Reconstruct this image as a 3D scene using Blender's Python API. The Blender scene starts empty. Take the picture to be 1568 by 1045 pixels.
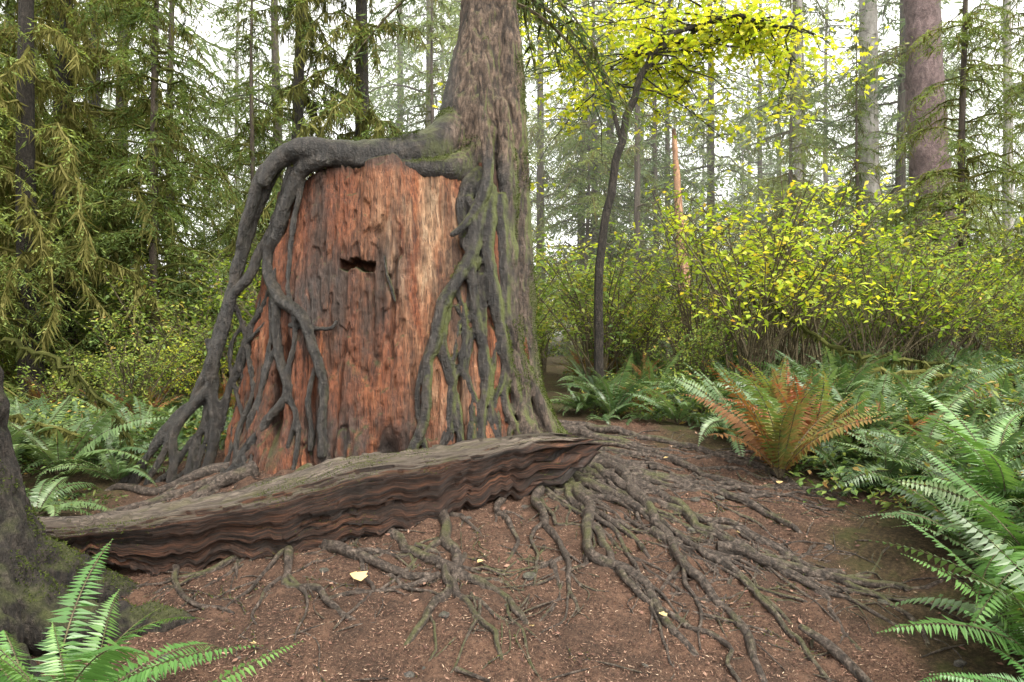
import bpy, math, numpy as np
from mathutils import Vector
rng=np.random.default_rng(11)
scene=bpy.context.scene
# ---------------------------------------------------------------- noise
_p=np.random.default_rng(3).permutation(256); _v=np.random.default_rng(4).uniform(-1,1,256)
def vn(x,y,z=0.0):
    x,y,z=np.broadcast_arrays(np.asarray(x,float),np.asarray(y,float),np.asarray(z,float))
    xi=np.floor(x).astype(int);yi=np.floor(y).astype(int);zi=np.floor(z).astype(int)
    f=[x-xi,y-yi,z-zi]; u,v,w=[a*a*(3-2*a) for a in f]
    def h(a,b,c): return _v[_p[(_p[(_p[a&255]+b)&255]+c)&255]]
    def L(a,b,t): return a+(b-a)*t
    return L(L(L(h(xi,yi,zi),h(xi+1,yi,zi),u),L(h(xi,yi+1,zi),h(xi+1,yi+1,zi),u),v),
             L(L(h(xi,yi,zi+1),h(xi+1,yi,zi+1),u),L(h(xi,yi+1,zi+1),h(xi+1,yi+1,zi+1),u),v),w)
def fbm(x,y,z=0.0,o=4):
    s=0;a=1
    for i in range(o):
        s=s+a*vn(np.asarray(x)*2**i+i*17.3,np.asarray(y)*2**i+5.1*i,np.asarray(z)*2**i+9.7*i); a*=.5
    return s
def sstep(a,b,x):
    t=np.clip((np.asarray(x,float)-a)/(b-a),0,1); return t*t*(3-2*t)
# ---------------------------------------------------------------- terrain
def G(x,y):
    x=np.asarray(x,float);y=np.asarray(y,float)
    g=.2167*(np.clip(y,1.0,6.2)-3)
    g=g+.02*np.clip(y-6.2,0,60)
    g=g-.33*sstep(-1.6,-3.2,x)*sstep(4.0,5.6,y)
    g=g+.16*np.exp(-((x-2.9)**2/.5+(y-3.9)**2/.8))+.10*sstep(2.2,4.5,x)
    g=g+.16*np.exp(-((x+1.75)**2/.25+(y-2.25)**2/.3))
    g=g+.10*fbm(x*.5,y*.5,0,3)*sstep(6,9,np.hypot(x,y-2))
    g=g+.030*fbm(x*2.1,y*2.1,3.3,3)+.015*fbm(x*9,y*9,1.3,2)
    return g
def path_mask(x,y):
    b=np.interp(y,[0,3,3.8,4.7,5.9,6.6,9],[1.6,1.95,2.1,2.45,1.75,1.2,.9])
    m=sstep(.3,-.3,x-b+.45*fbm(x*1.9,y*1.9,8,4))*sstep(-.3,.3,x+3.2)*sstep(7.5,6.3,y)
    return np.clip(m,0,1)
# ---------------------------------------------------------------- mesh helpers
def link(o,parent=None):
    scene.collection.objects.link(o)
    if parent: o.parent=parent
    return o
def empty(name):
    e=bpy.data.objects.new(name,None); e.empty_display_size=.3; return link(e)
def raw_mesh(name,V,F,smooth=True):
    V=np.ascontiguousarray(V,dtype=np.float32).reshape(-1,3); F=np.ascontiguousarray(F,dtype=np.int32)
    me=bpy.data.meshes.new(name); me.vertices.add(len(V)); me.vertices.foreach_set('co',V.ravel())
    k=F.shape[1]; me.loops.add(F.size); me.loops.foreach_set('vertex_index',F.ravel())
    me.polygons.add(len(F)); me.polygons.foreach_set('loop_start',np.arange(0,F.size,k,dtype=np.int32))
    me.polygons.foreach_set('loop_total',np.full(len(F),k,dtype=np.int32))
    me.update(calc_edges=True); me.validate()
    me.polygons.foreach_set('use_smooth',np.full(len(me.polygons),smooth,dtype=bool)); me.update()
    return me
def grid_faces(nu,nv,wrap=False):
    U=np.arange(nu if wrap else nu-1)[:,None]; Vv=np.arange(nv-1)[None,:]; U2=(U+1)%nu
    a=U*nv+Vv;b=U2*nv+Vv;c=U2*nv+Vv+1;d=U*nv+Vv+1
    return np.stack([a,b,c,d],-1).reshape(-1,4)
def fattr(me,name,vals,domain='POINT'):
    a=me.attributes.new(name,'FLOAT',domain); a.data.foreach_set('value',np.asarray(vals,dtype=np.float32).ravel())
def resample(P,R,step):
    P=np.asarray(P,float);R=np.asarray(R,float)
    Q=np.vstack([2*P[0]-P[1],P,2*P[-1]-P[-2]]);out=[];ro=[]
    for i in range(len(P)-1):
        n=max(2,int(np.linalg.norm(P[i+1]-P[i])/step)); t=np.arange(n)[:,None]/n
        a,b,c,d=Q[i],Q[i+1],Q[i+2],Q[i+3]
        out.append(.5*((2*b)+(-a+c)*t+(2*a-5*b+4*c-d)*t*t+(-a+3*b-3*c+d)*t**3)); ro.append(R[i]+(R[i+1]-R[i])*t[:,0])
    out.append(P[-1:]);ro.append(R[-1:]); return np.vstack(out),np.concatenate(ro)
def ring_frames(P):
    T=np.gradient(P,axis=0); T/=np.linalg.norm(T,axis=1)[:,None]+1e-9
    ref=np.where(np.abs(T[:,2:3])>.8,np.array([[1.,0,0]]),np.array([[0,0,1.]]))
    n=np.cross(T[0],ref[0]); n/=np.linalg.norm(n); N=[n]
    for i in range(1,len(P)):
        n=n-T[i]*np.dot(n,T[i]); n/=np.linalg.norm(n)+1e-9; N.append(n)
    N=np.array(N); return T,N,np.cross(T,N)
class Tubes:
    def __init__(s): s.V=[];s.F=[];s.T=[];s.n=0
    def add(s,P,R,seg=10,step=.04,knob=.12,wob=.0,flat=1.0):
        P,R=resample(P,R,step)
        if wob>0:
            q=P/.22+s.n*.013; P=P+wob*np.stack([vn(q[:,0],q[:,1],q[:,2]),vn(q[:,1]+9,q[:,2],q[:,0]),vn(q[:,2]+4,q[:,0]+7,q[:,1])],1)
        T,N,Bn=ring_frames(P); a=np.linspace(0,2*np.pi,seg,endpoint=False)
        ca=np.cos(a)[None,:,None];sa=np.sin(a)[None,:,None]
        Ru=R[:,None]*(1+knob*vn(P[:,0:1]*9+np.cos(a)*.9,P[:,1:2]*9+np.sin(a)*.9,P[:,2:3]*9+s.n*.01))
        V=P[:,None,:]+Ru[:,:,None]*(ca*N[:,None,:]+sa*Bn[:,None,:]*flat)
        K_=len(P); F=grid_faces(K_,seg)
        i=np.arange(K_-1)*seg; F=np.vstack([F,np.stack([i+seg-1,i+2*seg-1,i+seg,i],1)])
        V=V.reshape(-1,3); c0=len(V);V=np.vstack([V,P[0]-T[0]*R[0]*.5,P[-1]+T[-1]*R[-1]*.5])
        j=np.arange(seg);j2=(j+1)%seg
        F3=np.vstack([np.stack([np.full(seg,c0),j2,j,j],1),np.stack([np.full(seg,c0+1),(K_-1)*seg+j,(K_-1)*seg+j2,(K_-1)*seg+j2],1)])
        s.F.append(F+s.n); s.T.append(F3[:,:3]+s.n); s.V.append(V); s.n+=len(V)
        return P
    def mesh(s,name):
        V=np.vstack(s.V);Q=np.vstack(s.F);T=np.vstack(s.T)
        Tq=np.vstack([Q[:,[0,1,2]],Q[:,[0,2,3]],T]); return raw_mesh(name,V,Tq)
def voxelise(me,vox,smooth=2):
    o=bpy.data.objects.new('tmp',me); scene.collection.objects.link(o)
    m=o.modifiers.new('r','REMESH'); m.mode='VOXEL'; m.voxel_size=vox
    if smooth: k=o.modifiers.new('s','SMOOTH'); k.factor=.5;k.iterations=smooth
    dg=bpy.context.evaluated_depsgraph_get(); me2=bpy.data.meshes.new_from_object(o.evaluated_get(dg))
    bpy.data.objects.remove(o); me2.polygons.foreach_set('use_smooth',np.ones(len(me2.polygons),dtype=bool)); return me2
def get_vn(me):
    n=len(me.vertices);c=np.empty(n*3,np.float32);me.vertices.foreach_get('co',c)
    nn=np.empty(n*3,np.float32);me.vertex_normals.foreach_get('vector',nn); return c.reshape(-1,3).astype(float),nn.reshape(-1,3).astype(float)
def set_co(me,c): me.vertices.foreach_set('co',c.astype(np.float32).ravel()); me.update()
class Soup:
    def __init__(s): s.Q=[];s.m=[];s.r=[]
    def quads(s,q,mat=0,rnd=None):
        s.Q.append(q); s.m.append(np.full(len(q),mat)); s.r.append(rng.random(len(q)) if rnd is None else np.broadcast_to(rnd,(len(q),)))
    def leaf(s,P,D,S,L,W,mat=0,rnd=None,sh=.4,droop=0):
        L=np.asarray(L)[...,None];W=np.asarray(W)[...,None]
        D=D/(np.linalg.norm(D,axis=-1,keepdims=True)+1e-9); S=S-D*np.sum(S*D,-1,keepdims=True); S=S/(np.linalg.norm(S,axis=-1,keepdims=True)+1e-9)
        mid=P+D*L*sh; tip=P+D*L+np.array([0,0,-1.])*droop*L
        s.quads(np.stack([P,mid+S*W*.5,tip,mid-S*W*.5],-2).reshape(-1,4,3),mat,rnd)
    def tube(s,P,R,seg=4,mat=0):
        P=np.asarray(P,float);R=np.asarray(R,float);T,N,Bn=ring_frames(P);a=np.linspace(0,2*np.pi,seg,endpoint=False)
        V=P[:,None,:]+R[:,None,None]*(np.cos(a)[None,:,None]*N[:,None,:]+np.sin(a)[None,:,None]*Bn[:,None,:])
        V2=np.roll(V,-1,axis=1); s.quads(np.stack([V[:-1],V2[:-1],V2[1:],V[1:]],-2).reshape(-1,4,3),mat)
    def mesh(s,name,mats):
        Q=np.concatenate(s.Q); me=raw_mesh(name,Q.reshape(-1,3),np.arange(len(Q)*4).reshape(-1,4),False)
        for m in mats: me.materials.append(m)
        if len(me.polygons)==len(Q):
            me.polygons.foreach_set('material_index',np.concatenate(s.m).astype(np.int32)); fattr(me,'rnd',np.concatenate(s.r),'FACE')
        return me
def unit(a): return a/(np.linalg.norm(a,axis=-1,keepdims=True)+1e-9)
def rv(n): return unit(rng.normal(size=(n,3)))
# ---------------------------------------------------------------- shader helpers
class M:
    def __init__(s,name):
        s.m=bpy.data.materials.new(name); s.m.use_nodes=True; s.t=s.m.node_tree; s.t.nodes.clear(); s.out=s.t.nodes.new('ShaderNodeOutputMaterial')
    def n(s,ty,ins={},**pr):
        nd=s.t.nodes.new('ShaderNode'+ty)
        for k,v in pr.items(): setattr(nd,k,v)
        for k,v in ins.items():
            if isinstance(v,bpy.types.NodeSocket): s.t.links.new(v,nd.inputs[k])
            else: nd.inputs[k].default_value=v
        return nd
    def co(s): return s.n('TexCoord').outputs['Object']
    def map(s,v,sc=(1,1,1),loc=(0,0,0)): return s.n('Mapping',{'Vector':v,'Scale':sc,'Location':loc}).outputs[0]
    def noise(s,v,sc,det=4,ro=.6,dist=0): return s.n('TexNoise',{'Vector':v,'Scale':sc,'Detail':det,'Roughness':ro,'Distortion':dist}).outputs[0]
    def ramp(s,f,stops,interp='LINEAR'):
        nd=s.n('ValToRGB',{'Fac':f}); r=nd.color_ramp; r.interpolation=interp
        while len(r.elements)<len(stops): r.elements.new(.5)
        for e,(p,c) in zip(r.elements,stops):
            e.position=p; e.color=(c,c,c,1) if isinstance(c,(int,float)) else (*c,1)
        return nd.outputs[0]
    def mix(s,f,a,b,bt='MIX'):
        nd=s.n('Mix',data_type='RGBA',blend_type=bt)
        for i,v in ((0,f),(6,a),(7,b)):
            if isinstance(v,bpy.types.NodeSocket): s.t.links.new(v,nd.inputs[i])
            else: nd.inputs[i].default_value=v if i==0 else ((*v,1) if len(v)==3 else v)
        return nd.outputs[2]
    def math(s,op,a,b=0.0,c=None):
        return s.n('Math',{0:a,1:b},operation=op).outputs[0]
    def attr(s,name,o='Fac'): return s.n('Attribute',attribute_name=name).outputs[o]
    def nz(s,ax=2):
        g=s.n('NewGeometry'); return s.n('SeparateXYZ',{0:g.outputs['Normal']}).outputs[ax]
    def bump(s,h,st=.5,dist=.02): return s.n('Bump',{'Height':h,'Strength':st,'Distance':dist}).outputs[0]
    def fin(s,col,rough=.8,nrm=None,spec=.3):
        i={'Base Color':col,'Roughness':rough,'Specular IOR Level':spec}
        if nrm: i['Normal']=nrm
        b=s.n('BsdfPrincipled',i); s.t.links.new(b.outputs[0],s.out.inputs[0]); return s.m
def leaf_mat(name,stops,trans=.4,rough=.5,spec=.35,var=.35,sat=1.0):
    m=M(name); r=m.attr('rnd'); c=m.ramp(r,stops)
    oi=m.n('ObjectInfo').outputs['Random']; v=m.n('MapRange',{0:oi,3:1-var,4:1+var}).outputs[0]
    c=m.n('HueSaturation',{'Color':c,'Value':v,'Saturation':sat,'Hue':m.n('MapRange',{0:oi,3:.515,4:.485}).outputs[0]}).outputs[0]
    b=m.n('BsdfPrincipled',{'Base Color':c,'Roughness':rough,'Specular IOR Level':spec})
    tc=m.mix(1.0,c,(1.3,1.25,.7),'MULTIPLY')
    t=m.n('BsdfTranslucent',{'Color':tc}); x=m.n('MixShader',{0:trans,1:b.outputs[0],2:t.outputs[0]})
    m.t.links.new(x.outputs[0],m.out.inputs[0]); return m.m
# ---------------------------------------------------------------- materials
def mk_ground():
    m=M('forest_soil');v=m.co()
    n1=m.noise(v,1.8,5,.65);n2=m.noise(v,42,6,.78);n3=m.noise(v,130,3,.8);n4=m.noise(v,9,5,.7)
    soil=m.ramp(n2,[(.32,(.022,.013,.009)),(.47,(.080,.044,.029)),(.62,(.17,.098,.065)),(.8,(.36,.25,.17))])
    soil=m.mix(m.ramp(n1,[(.38,0.),(.60,.75)]),soil,(.046,.028,.020))
    soil=m.mix(m.ramp(n4,[(.50,0.),(.62,.45)]),soil,(.18,.10,.065))
    soil=m.mix(m.ramp(n3,[(.58,0.),(.68,.65)]),soil,(.30,.205,.145))
    soil=m.mix(m.ramp(m.noise(v,70,3,.7),[(.34,.8),(.44,0.)]),soil,(.014,.009,.007))
    duff=m.ramp(n2,[(.3,(.012,.010,.006)),(.5,(.050,.036,.018)),(.62,(.10,.068,.036)),(.8,(.18,.115,.06))])
    duff=m.mix(m.ramp(m.noise(v,5,4),[(.5,0.),(.62,.5)]),duff,(.05,.06,.015))
    c=m.mix(m.attr('path'),duff,soil)
    h=m.math('ADD',m.math('MULTIPLY',n2,.7),m.math('MULTIPLY',n3,.3))
    return m.fin(c,.9,m.bump(h,1.,.045),.2)
def mk_stump():
    m=M('old_cedar_wood');v=m.co()
    g=m.noise(m.map(v,(1,1,.09)),24,6,.7,.3); g2=m.noise(m.map(v,(1,1,.18)),5,5,.65,.4); g3=m.noise(m.map(v,(1,1,.05)),80,3,.7)
    rot=m.noise(m.map(v,(1,1,.6)),26,5,.7)
    c=m.ramp(g,[(.30,(.036,.013,.008)),(.44,(.125,.042,.018)),(.57,(.24,.086,.036)),(.72,(.40,.19,.09))])
    c=m.mix(m.ramp(g2,[(.36,.0),(.54,.8)]),c,m.ramp(rot,[(.3,(.048,.016,.009)),(.6,(.175,.053,.022)),(.8,(.30,.13,.06))]))
    tan=m.ramp(g,[(.3,(.12,.068,.038)),(.5,(.32,.19,.11)),(.7,(.47,.34,.22))])
    c=m.mix(m.math('MULTIPLY',m.attr('tan'),m.ramp(m.noise(m.map(v,(1,1,.15)),7,4),[(.36,0.),(.55,1.)])),c,tan)
    bl=m.noise(m.map(v,(1,1,.20)),3.8,5,.65)
    c=m.mix(m.ramp(bl,[(.48,0.),(.62,.88)]),c,(.032,.019,.013))
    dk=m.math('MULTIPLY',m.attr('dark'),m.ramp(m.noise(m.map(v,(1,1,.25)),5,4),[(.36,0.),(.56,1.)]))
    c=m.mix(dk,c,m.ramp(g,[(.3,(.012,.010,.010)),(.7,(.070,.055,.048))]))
    c=m.mix(m.ramp(g3,[(.36,.75),(.5,0.)]),c,(.016,.009,.007))
    c=m.mix(m.ramp(m.noise(v,9,5,.7),[(.6,0.),(.7,.25)]),c,(.10,.09,.05))
    c=m.mix(m.math('MULTIPLY',m.ramp(m.nz(),[(.35,0.),(.7,1.)]),.8),c,(.03,.035,.01))
    hh=m.math('ADD',m.math('ADD',m.math('MULTIPLY',g,.5),m.math('MULTIPLY',g3,.35)),m.math('MULTIPLY',rot,.35))
    return m.fin(c,.7,m.bump(hh,1.,.055),.3)
def mk_bark(name,cols,moss=(.07,.085,.015),mossamt=.6,zs=.25,sc=18,rough=.75,mossx=False,spec=.35,bd=.03,mt=(.42,.58)):
    m=M(name);v=m.co()
    g=m.noise(m.map(v,(1,1,zs)),sc,6,.72,.4); g2=m.noise(v,3.0,4)
    c=m.ramp(g,[(.33,cols[0]),(.50,cols[1]),(.70,cols[2])])
    f=m.noise(v,55.,4)
    c=m.mix(m.ramp(f,[(.35,.6),(.5,0.)]),c,tuple(a*.5 for a in cols[0]))
    mm=m.math('MULTIPLY',m.math('MULTIPLY',m.ramp(m.nz(2),[(.25,0.),(.85,1.)]) if not mossx else m.ramp(m.math('MAXIMUM',m.nz(0),m.nz(2)),[(.3,.04),(.9,1.)]),m.ramp(g2,[(mt[0],0.),(mt[1],1.)])),mossamt)
    mc=m.mix(f,tuple(a*.4 for a in moss),tuple(a*1.6 for a in moss))
    c=m.mix(mm,c,mc)
    h=m.math('ADD',g,m.math('MULTIPLY',f,.4))
    return m.fin(c,rough,m.bump(h,1.,bd),spec)
def mk_log():
    m=M('weathered_log_wood');v=m.attr('grain','Vector')
    g=m.noise(m.map(v,(.14,1,1)),22,7,.74,.3);g2=m.noise(m.map(v,(.5,1,1)),4.5,5,.65,.6);g3=m.noise(m.map(v,(.04,1,1)),120,3,.7);bk=m.noise(m.map(v,(1,1,1)),16,5,.7)
    c=m.ramp(g,[(.34,(.006,.0035,.0025)),(.47,(.032,.014,.008)),(.58,(.095,.038,.019)),(.74,(.21,.095,.048))])
    c=m.mix(m.ramp(g2,[(.40,.85),(.55,0.)]),c,(.011,.007,.005))
    c=m.mix(m.ramp(bk,[(.58,0.),(.70,.5)]),c,(.11,.060,.035))
    c=m.mix(m.ramp(g3,[(.38,.7),(.5,0.)]),c,(.005,.0035,.003))
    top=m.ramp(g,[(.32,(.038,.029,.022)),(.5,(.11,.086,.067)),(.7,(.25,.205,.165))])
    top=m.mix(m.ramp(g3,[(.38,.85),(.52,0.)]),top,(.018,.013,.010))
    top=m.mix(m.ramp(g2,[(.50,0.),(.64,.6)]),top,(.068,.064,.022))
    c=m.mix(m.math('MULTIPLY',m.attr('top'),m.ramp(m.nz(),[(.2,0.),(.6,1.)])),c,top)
    h=m.math('ADD',m.math('ADD',m.math('MULTIPLY',g,.6),m.math('MULTIPLY',g3,.35)),m.math('MULTIPLY',bk,.4))
    return m.fin(c,.6,m.bump(h,1.,.045),.35)
MG=mk_ground();MS=mk_stump();ML=mk_log()
M_GROOT=mk_bark('ground_root_bark',[(.011,.008,.006),(.050,.037,.029),(.18,.14,.115)],moss=(.075,.085,.02),mossamt=.5,zs=1,sc=34,rough=.5,mt=(.50,.62))
M_DARK=mk_bark('dark_bark',[(.006,.005,.004),(.022,.017,.013),(.065,.052,.042)],mossamt=.5,zs=.35,sc=32,bd=.05)
M_TR1=mk_bark('brown_bark',[(.018,.012,.010),(.060,.044,.034),(.13,.10,.08)],mossamt=.6,zs=.2,sc=12,mossx=True,bd=.06)
M_TR2=mk_bark('purple_scaly_bark',[(.045,.026,.026),(.125,.080,.080),(.24,.17,.165)],mossamt=.4,zs=.6,sc=11,bd=.08)
M_TR3=mk_bark('pale_grey_bark',[(.10,.092,.082),(.26,.24,.22),(.42,.40,.37)],mossamt=.4,zs=.4,sc=8,bd=.04)
M_TWIG=mk_bark('twig_bark',[(.03,.022,.014),(.09,.07,.04),(.16,.13,.07)],mossamt=.7,zs=.5,sc=20)
M_MOSS=leaf_mat('hanging_moss',[(0,(.035,.038,.011)),(.5,(.095,.098,.028)),(1,(.165,.16,.055))],.35,.9,.05)
M_MOSSG=leaf_mat('green_moss',[(0,(.025,.034,.007)),(.5,(.075,.095,.020)),(1,(.14,.165,.035))],.25,.9,.05)
L_CON=leaf_mat('hemlock_needles',[(0,(.055,.09,.028)),(.5,(.125,.18,.052)),(.85,(.20,.255,.075)),(1,(.27,.28,.09))],.45,.6,.2)
L_CON_HAZE=leaf_mat('hazed_spruce_needles',[(0,(.08,.12,.065)),(.6,(.18,.25,.12)),(1,(.28,.34,.15))],.45,.6,.2)  # far-tree needles, distance haze painted in as a paler, greyer green
L_YEL=leaf_mat('yellow_green_leaves',[(0,(.09,.18,.02)),(.4,(.24,.35,.035)),(.8,(.45,.48,.05)),(1,(.60,.38,.07))],.5)
L_GRN=leaf_mat('green_shrub_leaves',[(0,(.06,.12,.025)),(.5,(.15,.23,.05)),(.85,(.30,.34,.07)),(1,(.42,.24,.08))],.45)
L_MAP=leaf_mat('vine_maple_leaves',[(0,(.28,.39,.03)),(.5,(.50,.56,.05)),(1,(.68,.62,.07))],.6,var=.1)
F_GRN=leaf_mat('fern_green',[(0,(.05,.095,.035)),(.6,(.095,.16,.06)),(1,(.17,.245,.10))],.35,.36,.6,.3)
F_BRT=leaf_mat('fern_bright_green',[(0,(.05,.12,.025)),(.6,(.085,.19,.045)),(1,(.145,.27,.075))],.35,.36,.55,.1)
F_RST=leaf_mat('fern_rust',[(0,(.12,.045,.02)),(.4,(.23,.095,.04)),(.6,(.21,.16,.05)),(1,(.12,.19,.05))],.35,.6,.2,.25)
L_LIT=leaf_mat('litter_brown',[(0,(.025,.015,.011)),(.5,(.105,.060,.040)),(.9,(.24,.165,.11)),(1,(.37,.29,.20))],.05,.8,.2)
L_FALL=leaf_mat('fallen_leaf_yellow',[(0,(.38,.27,.12)),(1,(.50,.37,.18))],.1,.6,.3,.05)
# ---------------------------------------------------------------- ground
def axis(fa,fb,fs,lo,hi,gr=1.12):
    a=list(np.arange(fa,fb,fs)); s=fs;x=a[-1]
    while x<hi: s*=gr;x+=s;a.append(x)
    s=fs;x=fa;b=[]
    while x>lo: s*=gr;x-=s;b.append(x)
    return np.array(b[::-1]+a)
gx=axis(-3.6,3.6,.023,-260,260);gy=axis(2.3,6.5,.023,-60,320)
X,Y=np.meshgrid(gx,gy,indexing='ij');Z=G(X,Y)+path_mask(X,Y)*(.012*fbm(X*24,Y*24,0,2)+.030*np.maximum(0,vn(X*11,Y*11,5)-.35))
me=raw_mesh('ground',np.stack([X,Y,Z],-1),grid_faces(len(gx),len(gy))); fattr(me,'path',path_mask(X,Y)); me.materials.append(MG)
link(bpy.data.objects.new('ground',me))
# ---------------------------------------------------------------- stump
CY=6.45;NS=2.7
def st(z):
    z=np.asarray(z,float)
    cx=np.interp(z,[.2,.9,1.7,3.0],[-1.16,-1.10,-1.07,-1.03]); rx=np.interp(z,[.2,.9,1.7,2.4,3.0],[1.58,1.36,1.21,1.12,1.06])
    ry=np.interp(z,[.2,.9,1.7,3.0],[1.18,1.02,.90,.72]); return cx,rx,ry
def ysurf(x,z,clampt=.93):
    cx,rx,ry=st(z);t=np.clip(np.abs((x-cx)/rx),0,clampt); return CY-ry*(1-t**NS)**(1/NS)
nu,nv=860,330
th=np.concatenate([np.linspace(np.pi*1.0,np.pi*2.0,720,endpoint=False),np.linspace(0,np.pi,140,endpoint=False)])
zz=np.linspace(.0,1,nv); TH,S=np.meshgrid(th,zz,indexing='ij')
c=np.cos(TH);s_=np.sin(TH); ux=np.sign(c)*np.abs(c)**(2/NS);uy=np.sign(s_)*np.abs(s_)**(2/NS)
ztop=2.97+.07*vn(ux*4,uy*4)+.025*vn(ux*21,uy*21)+.012*vn(ux*55,uy*55)-.12*sstep(-.3,-1.0,ux)
Zs=.1+S*(ztop-.1); cx,rx,ry=st(Zs)
Xs=cx+rx*ux;Ys=CY+ry*uy
dn=.06*vn(Xs*2.6,Ys*2.6,Zs*.3)+.040*vn(Xs*7,Ys*7,Zs*.35+3)+.020*vn(Xs*19,Ys*19,Zs*.9)+.011*vn(Xs*50,Ys*50,Zs*2.2)
for fr_,wd_,am in ((4.5,.05,.06),(11,.09,.03)):
    rdg=np.abs(vn(Xs*fr_+3,Ys*fr_,Zs*.13+fr_)); dn=dn-am*np.exp(-(rdg/wd_)**2)*sstep(-.2,.2,vn(Xs*2,Ys*2,Zs*1.2))
pl=vn(Xs*6+9,Ys*6,Zs*.45)+.35*vn(Xs*30,Ys*30,Zs*5); dn=dn+.022*sstep(.10,.16,pl)-.020*sstep(-.30,-.36,pl)
dn=dn+.006*vn(Xs*38,Ys*38,Zs*22)+.10*sstep(.9,.3,Zs)*vn(Xs*3.2,1,Ys)
nl=np.hypot(ux,uy)+1e-6; Xs=Xs+dn*ux/nl;Ys=Ys+dn*uy/nl
front=uy<0
nt=np.clip(1-((Xs+1.27)/.15)**4,0,1)*np.clip(1-((Zs-2.12-.03*vn(Xs*14,0)-.012*vn(Xs*50,0))/.042)**4,0,1)
Ys=Ys+np.where(front,nt**.3*.24,0)
for fx,z0,z1,w,dp in [(-1.90,.7,1.5,.04,.2),(-1.0,.35,.7,.10,.18),(-.46,.6,1.3,.03,.10),(-1.60,.4,1.1,.025,.09),(-.97,1.3,2.4,.018,.06),(-1.35,.3,.8,.03,.1)]:
    fz=sstep(z0-.15,z0+.15,Zs)*sstep(z1+.2,z1-.2,Zs); Ys=Ys+np.where(front,dp*fz*np.exp(-((Xs-fx-.05*vn(Zs*3,fx)-.015*vn(Zs*14,fx))/w)**2),0)
V=np.stack([Xs,Ys,Zs],-1).reshape(-1,3); F=grid_faces(nu,nv,True)
cidx=len(V);V=np.vstack([V,[[-.95,CY,2.8]]]); ti=np.arange(nu)*nv+nv-1
rings=[ti];
for q in (.9,.6,.3):
    base=V[ti];r=base*q+V[cidx]*(1-q); r[:,2]=2.84+.06*vn(r[:,0]*8,r[:,1]*8); rings.append(np.arange(len(V),len(V)+nu)); V=np.vstack([V,r])
fs=[F]
for a,b in zip(rings[:-1],rings[1:]): fs.append(np.stack([a,np.roll(a,-1),np.roll(b,-1),b],1))
me=raw_mesh('stump',V,np.vstack(fs))
def gau(x,z,a,b,p,q): return np.exp(-((x-a)/p)**2-((z-b)/q)**2)
tan=np.clip(1.3*gau(V[:,0],V[:,2],-.74,2.4,.34,.65)+.7*gau(V[:,0],V[:,2],-.5,1.2,.25,.5),0,1)
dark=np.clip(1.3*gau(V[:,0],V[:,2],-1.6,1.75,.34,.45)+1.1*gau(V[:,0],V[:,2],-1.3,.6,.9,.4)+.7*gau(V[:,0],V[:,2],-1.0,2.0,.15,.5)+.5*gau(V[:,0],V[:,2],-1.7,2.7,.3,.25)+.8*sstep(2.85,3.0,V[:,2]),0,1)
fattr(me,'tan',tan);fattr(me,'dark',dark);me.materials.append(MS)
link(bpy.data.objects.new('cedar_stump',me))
# ---------------------------------------------------------------- spruce on the stump
K=.00536
def EL(pts,rs,lift=.5,yadd=0,rk=.84):   # elevation-drawing units (5.36 mm at 5.6 m) draped on the stump's surface
    P=[];R=[]
    for (u,v),r in zip(pts,rs):
        x0=(u-784)*K;z0=(522-v)*K;x,z=x0,1.5+z0;r=r*K*rk
        for _ in range(5):
            y=float(ysurf(x,z))-r*lift-.02+yadd; x=x0*y/5.6; z=1.5+z0*y/5.6
        g=float(G(x,y))
        if z<g: z=g-.02
        P.append((x,y,z));R.append(r)
    return P,R
tr=Tubes()
tr.add([(-.18,6.5,9.0),(-.20,6.45,6.5),(-.22,6.4,4.7),(-.26,6.36,4.1),(-.30,6.33,3.6),(-.30,6.3,3.25),(-.14,6.25,2.8),(-.04,6.2,2.3),(0,6.15,1.7),(.04,6.1,1.2),(.12,6.05,.8),(.2,6.0,.35)],
       [.17,.21,.245,.29,.36,.37,.25,.20,.18,.19,.25,.34],seg=28,step=.06,knob=.05)
tr.add([(-.06,6.25,4.9),(-.03,6.2,4.2),(.02,6.15,3.4),(.05,6.12,2.6),(.10,6.1,1.9),(.15,6.06,1.2),(.27,5.98,.8),(.5,5.9,.55)],[.08,.11,.12,.12,.10,.10,.11,.09],seg=16,knob=.1)
tr.add([(-.10,6.0,3.6),(-.04,5.95,2.9),(-.05,5.88,2.3),(-.02,5.85,1.7),(.04,5.8,1.2),(.12,5.75,.85),(.22,5.6,.5)],[.05,.09,.085,.075,.075,.085,.09],seg=14,knob=.12,wob=.02)
tr.add([(-.32,6.3,3.75),(-.50,6.12,3.36),(-.76,5.88,3.12),(-1.10,5.80,3.07),(-1.45,5.78,3.07),(-1.78,5.76,3.10),(-1.98,5.76,3.02),(-2.10,5.75,2.8)],[.21,.20,.175,.145,.12,.095,.075,.05],seg=20,knob=.07,wob=.025)
tr.add([(-.25,6.2,3.3),(-.42,5.92,3.02),(-.65,5.76,2.96),(-.95,5.72,2.98),(-1.3,5.72,3.0)],[.24,.15,.09,.06,.04],seg=16,knob=.1,wob=.025)
tr.add([(-1.3,5.95,3.14),(-1.7,5.9,3.10),(-2.02,5.92,3.06),(-2.20,5.93,2.88),(-2.28,5.93,2.6),(-2.36,5.92,2.3)],[.05,.07,.065,.06,.05,.03],seg=14,knob=.08,wob=.02)
tr.add([(-.3,6.1,3.1),(-.35,5.85,2.85),(-.42,5.76,2.6),(-.40,5.72,2.3)],[.16,.09,.05,.03],seg=12,knob=.1,wob=.02)
def er(pts,rs,**k):
    P,R=EL(pts,rs,**k); tr.add(P,R,seg=12,step=.035,knob=.18,wob=.022)
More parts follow.
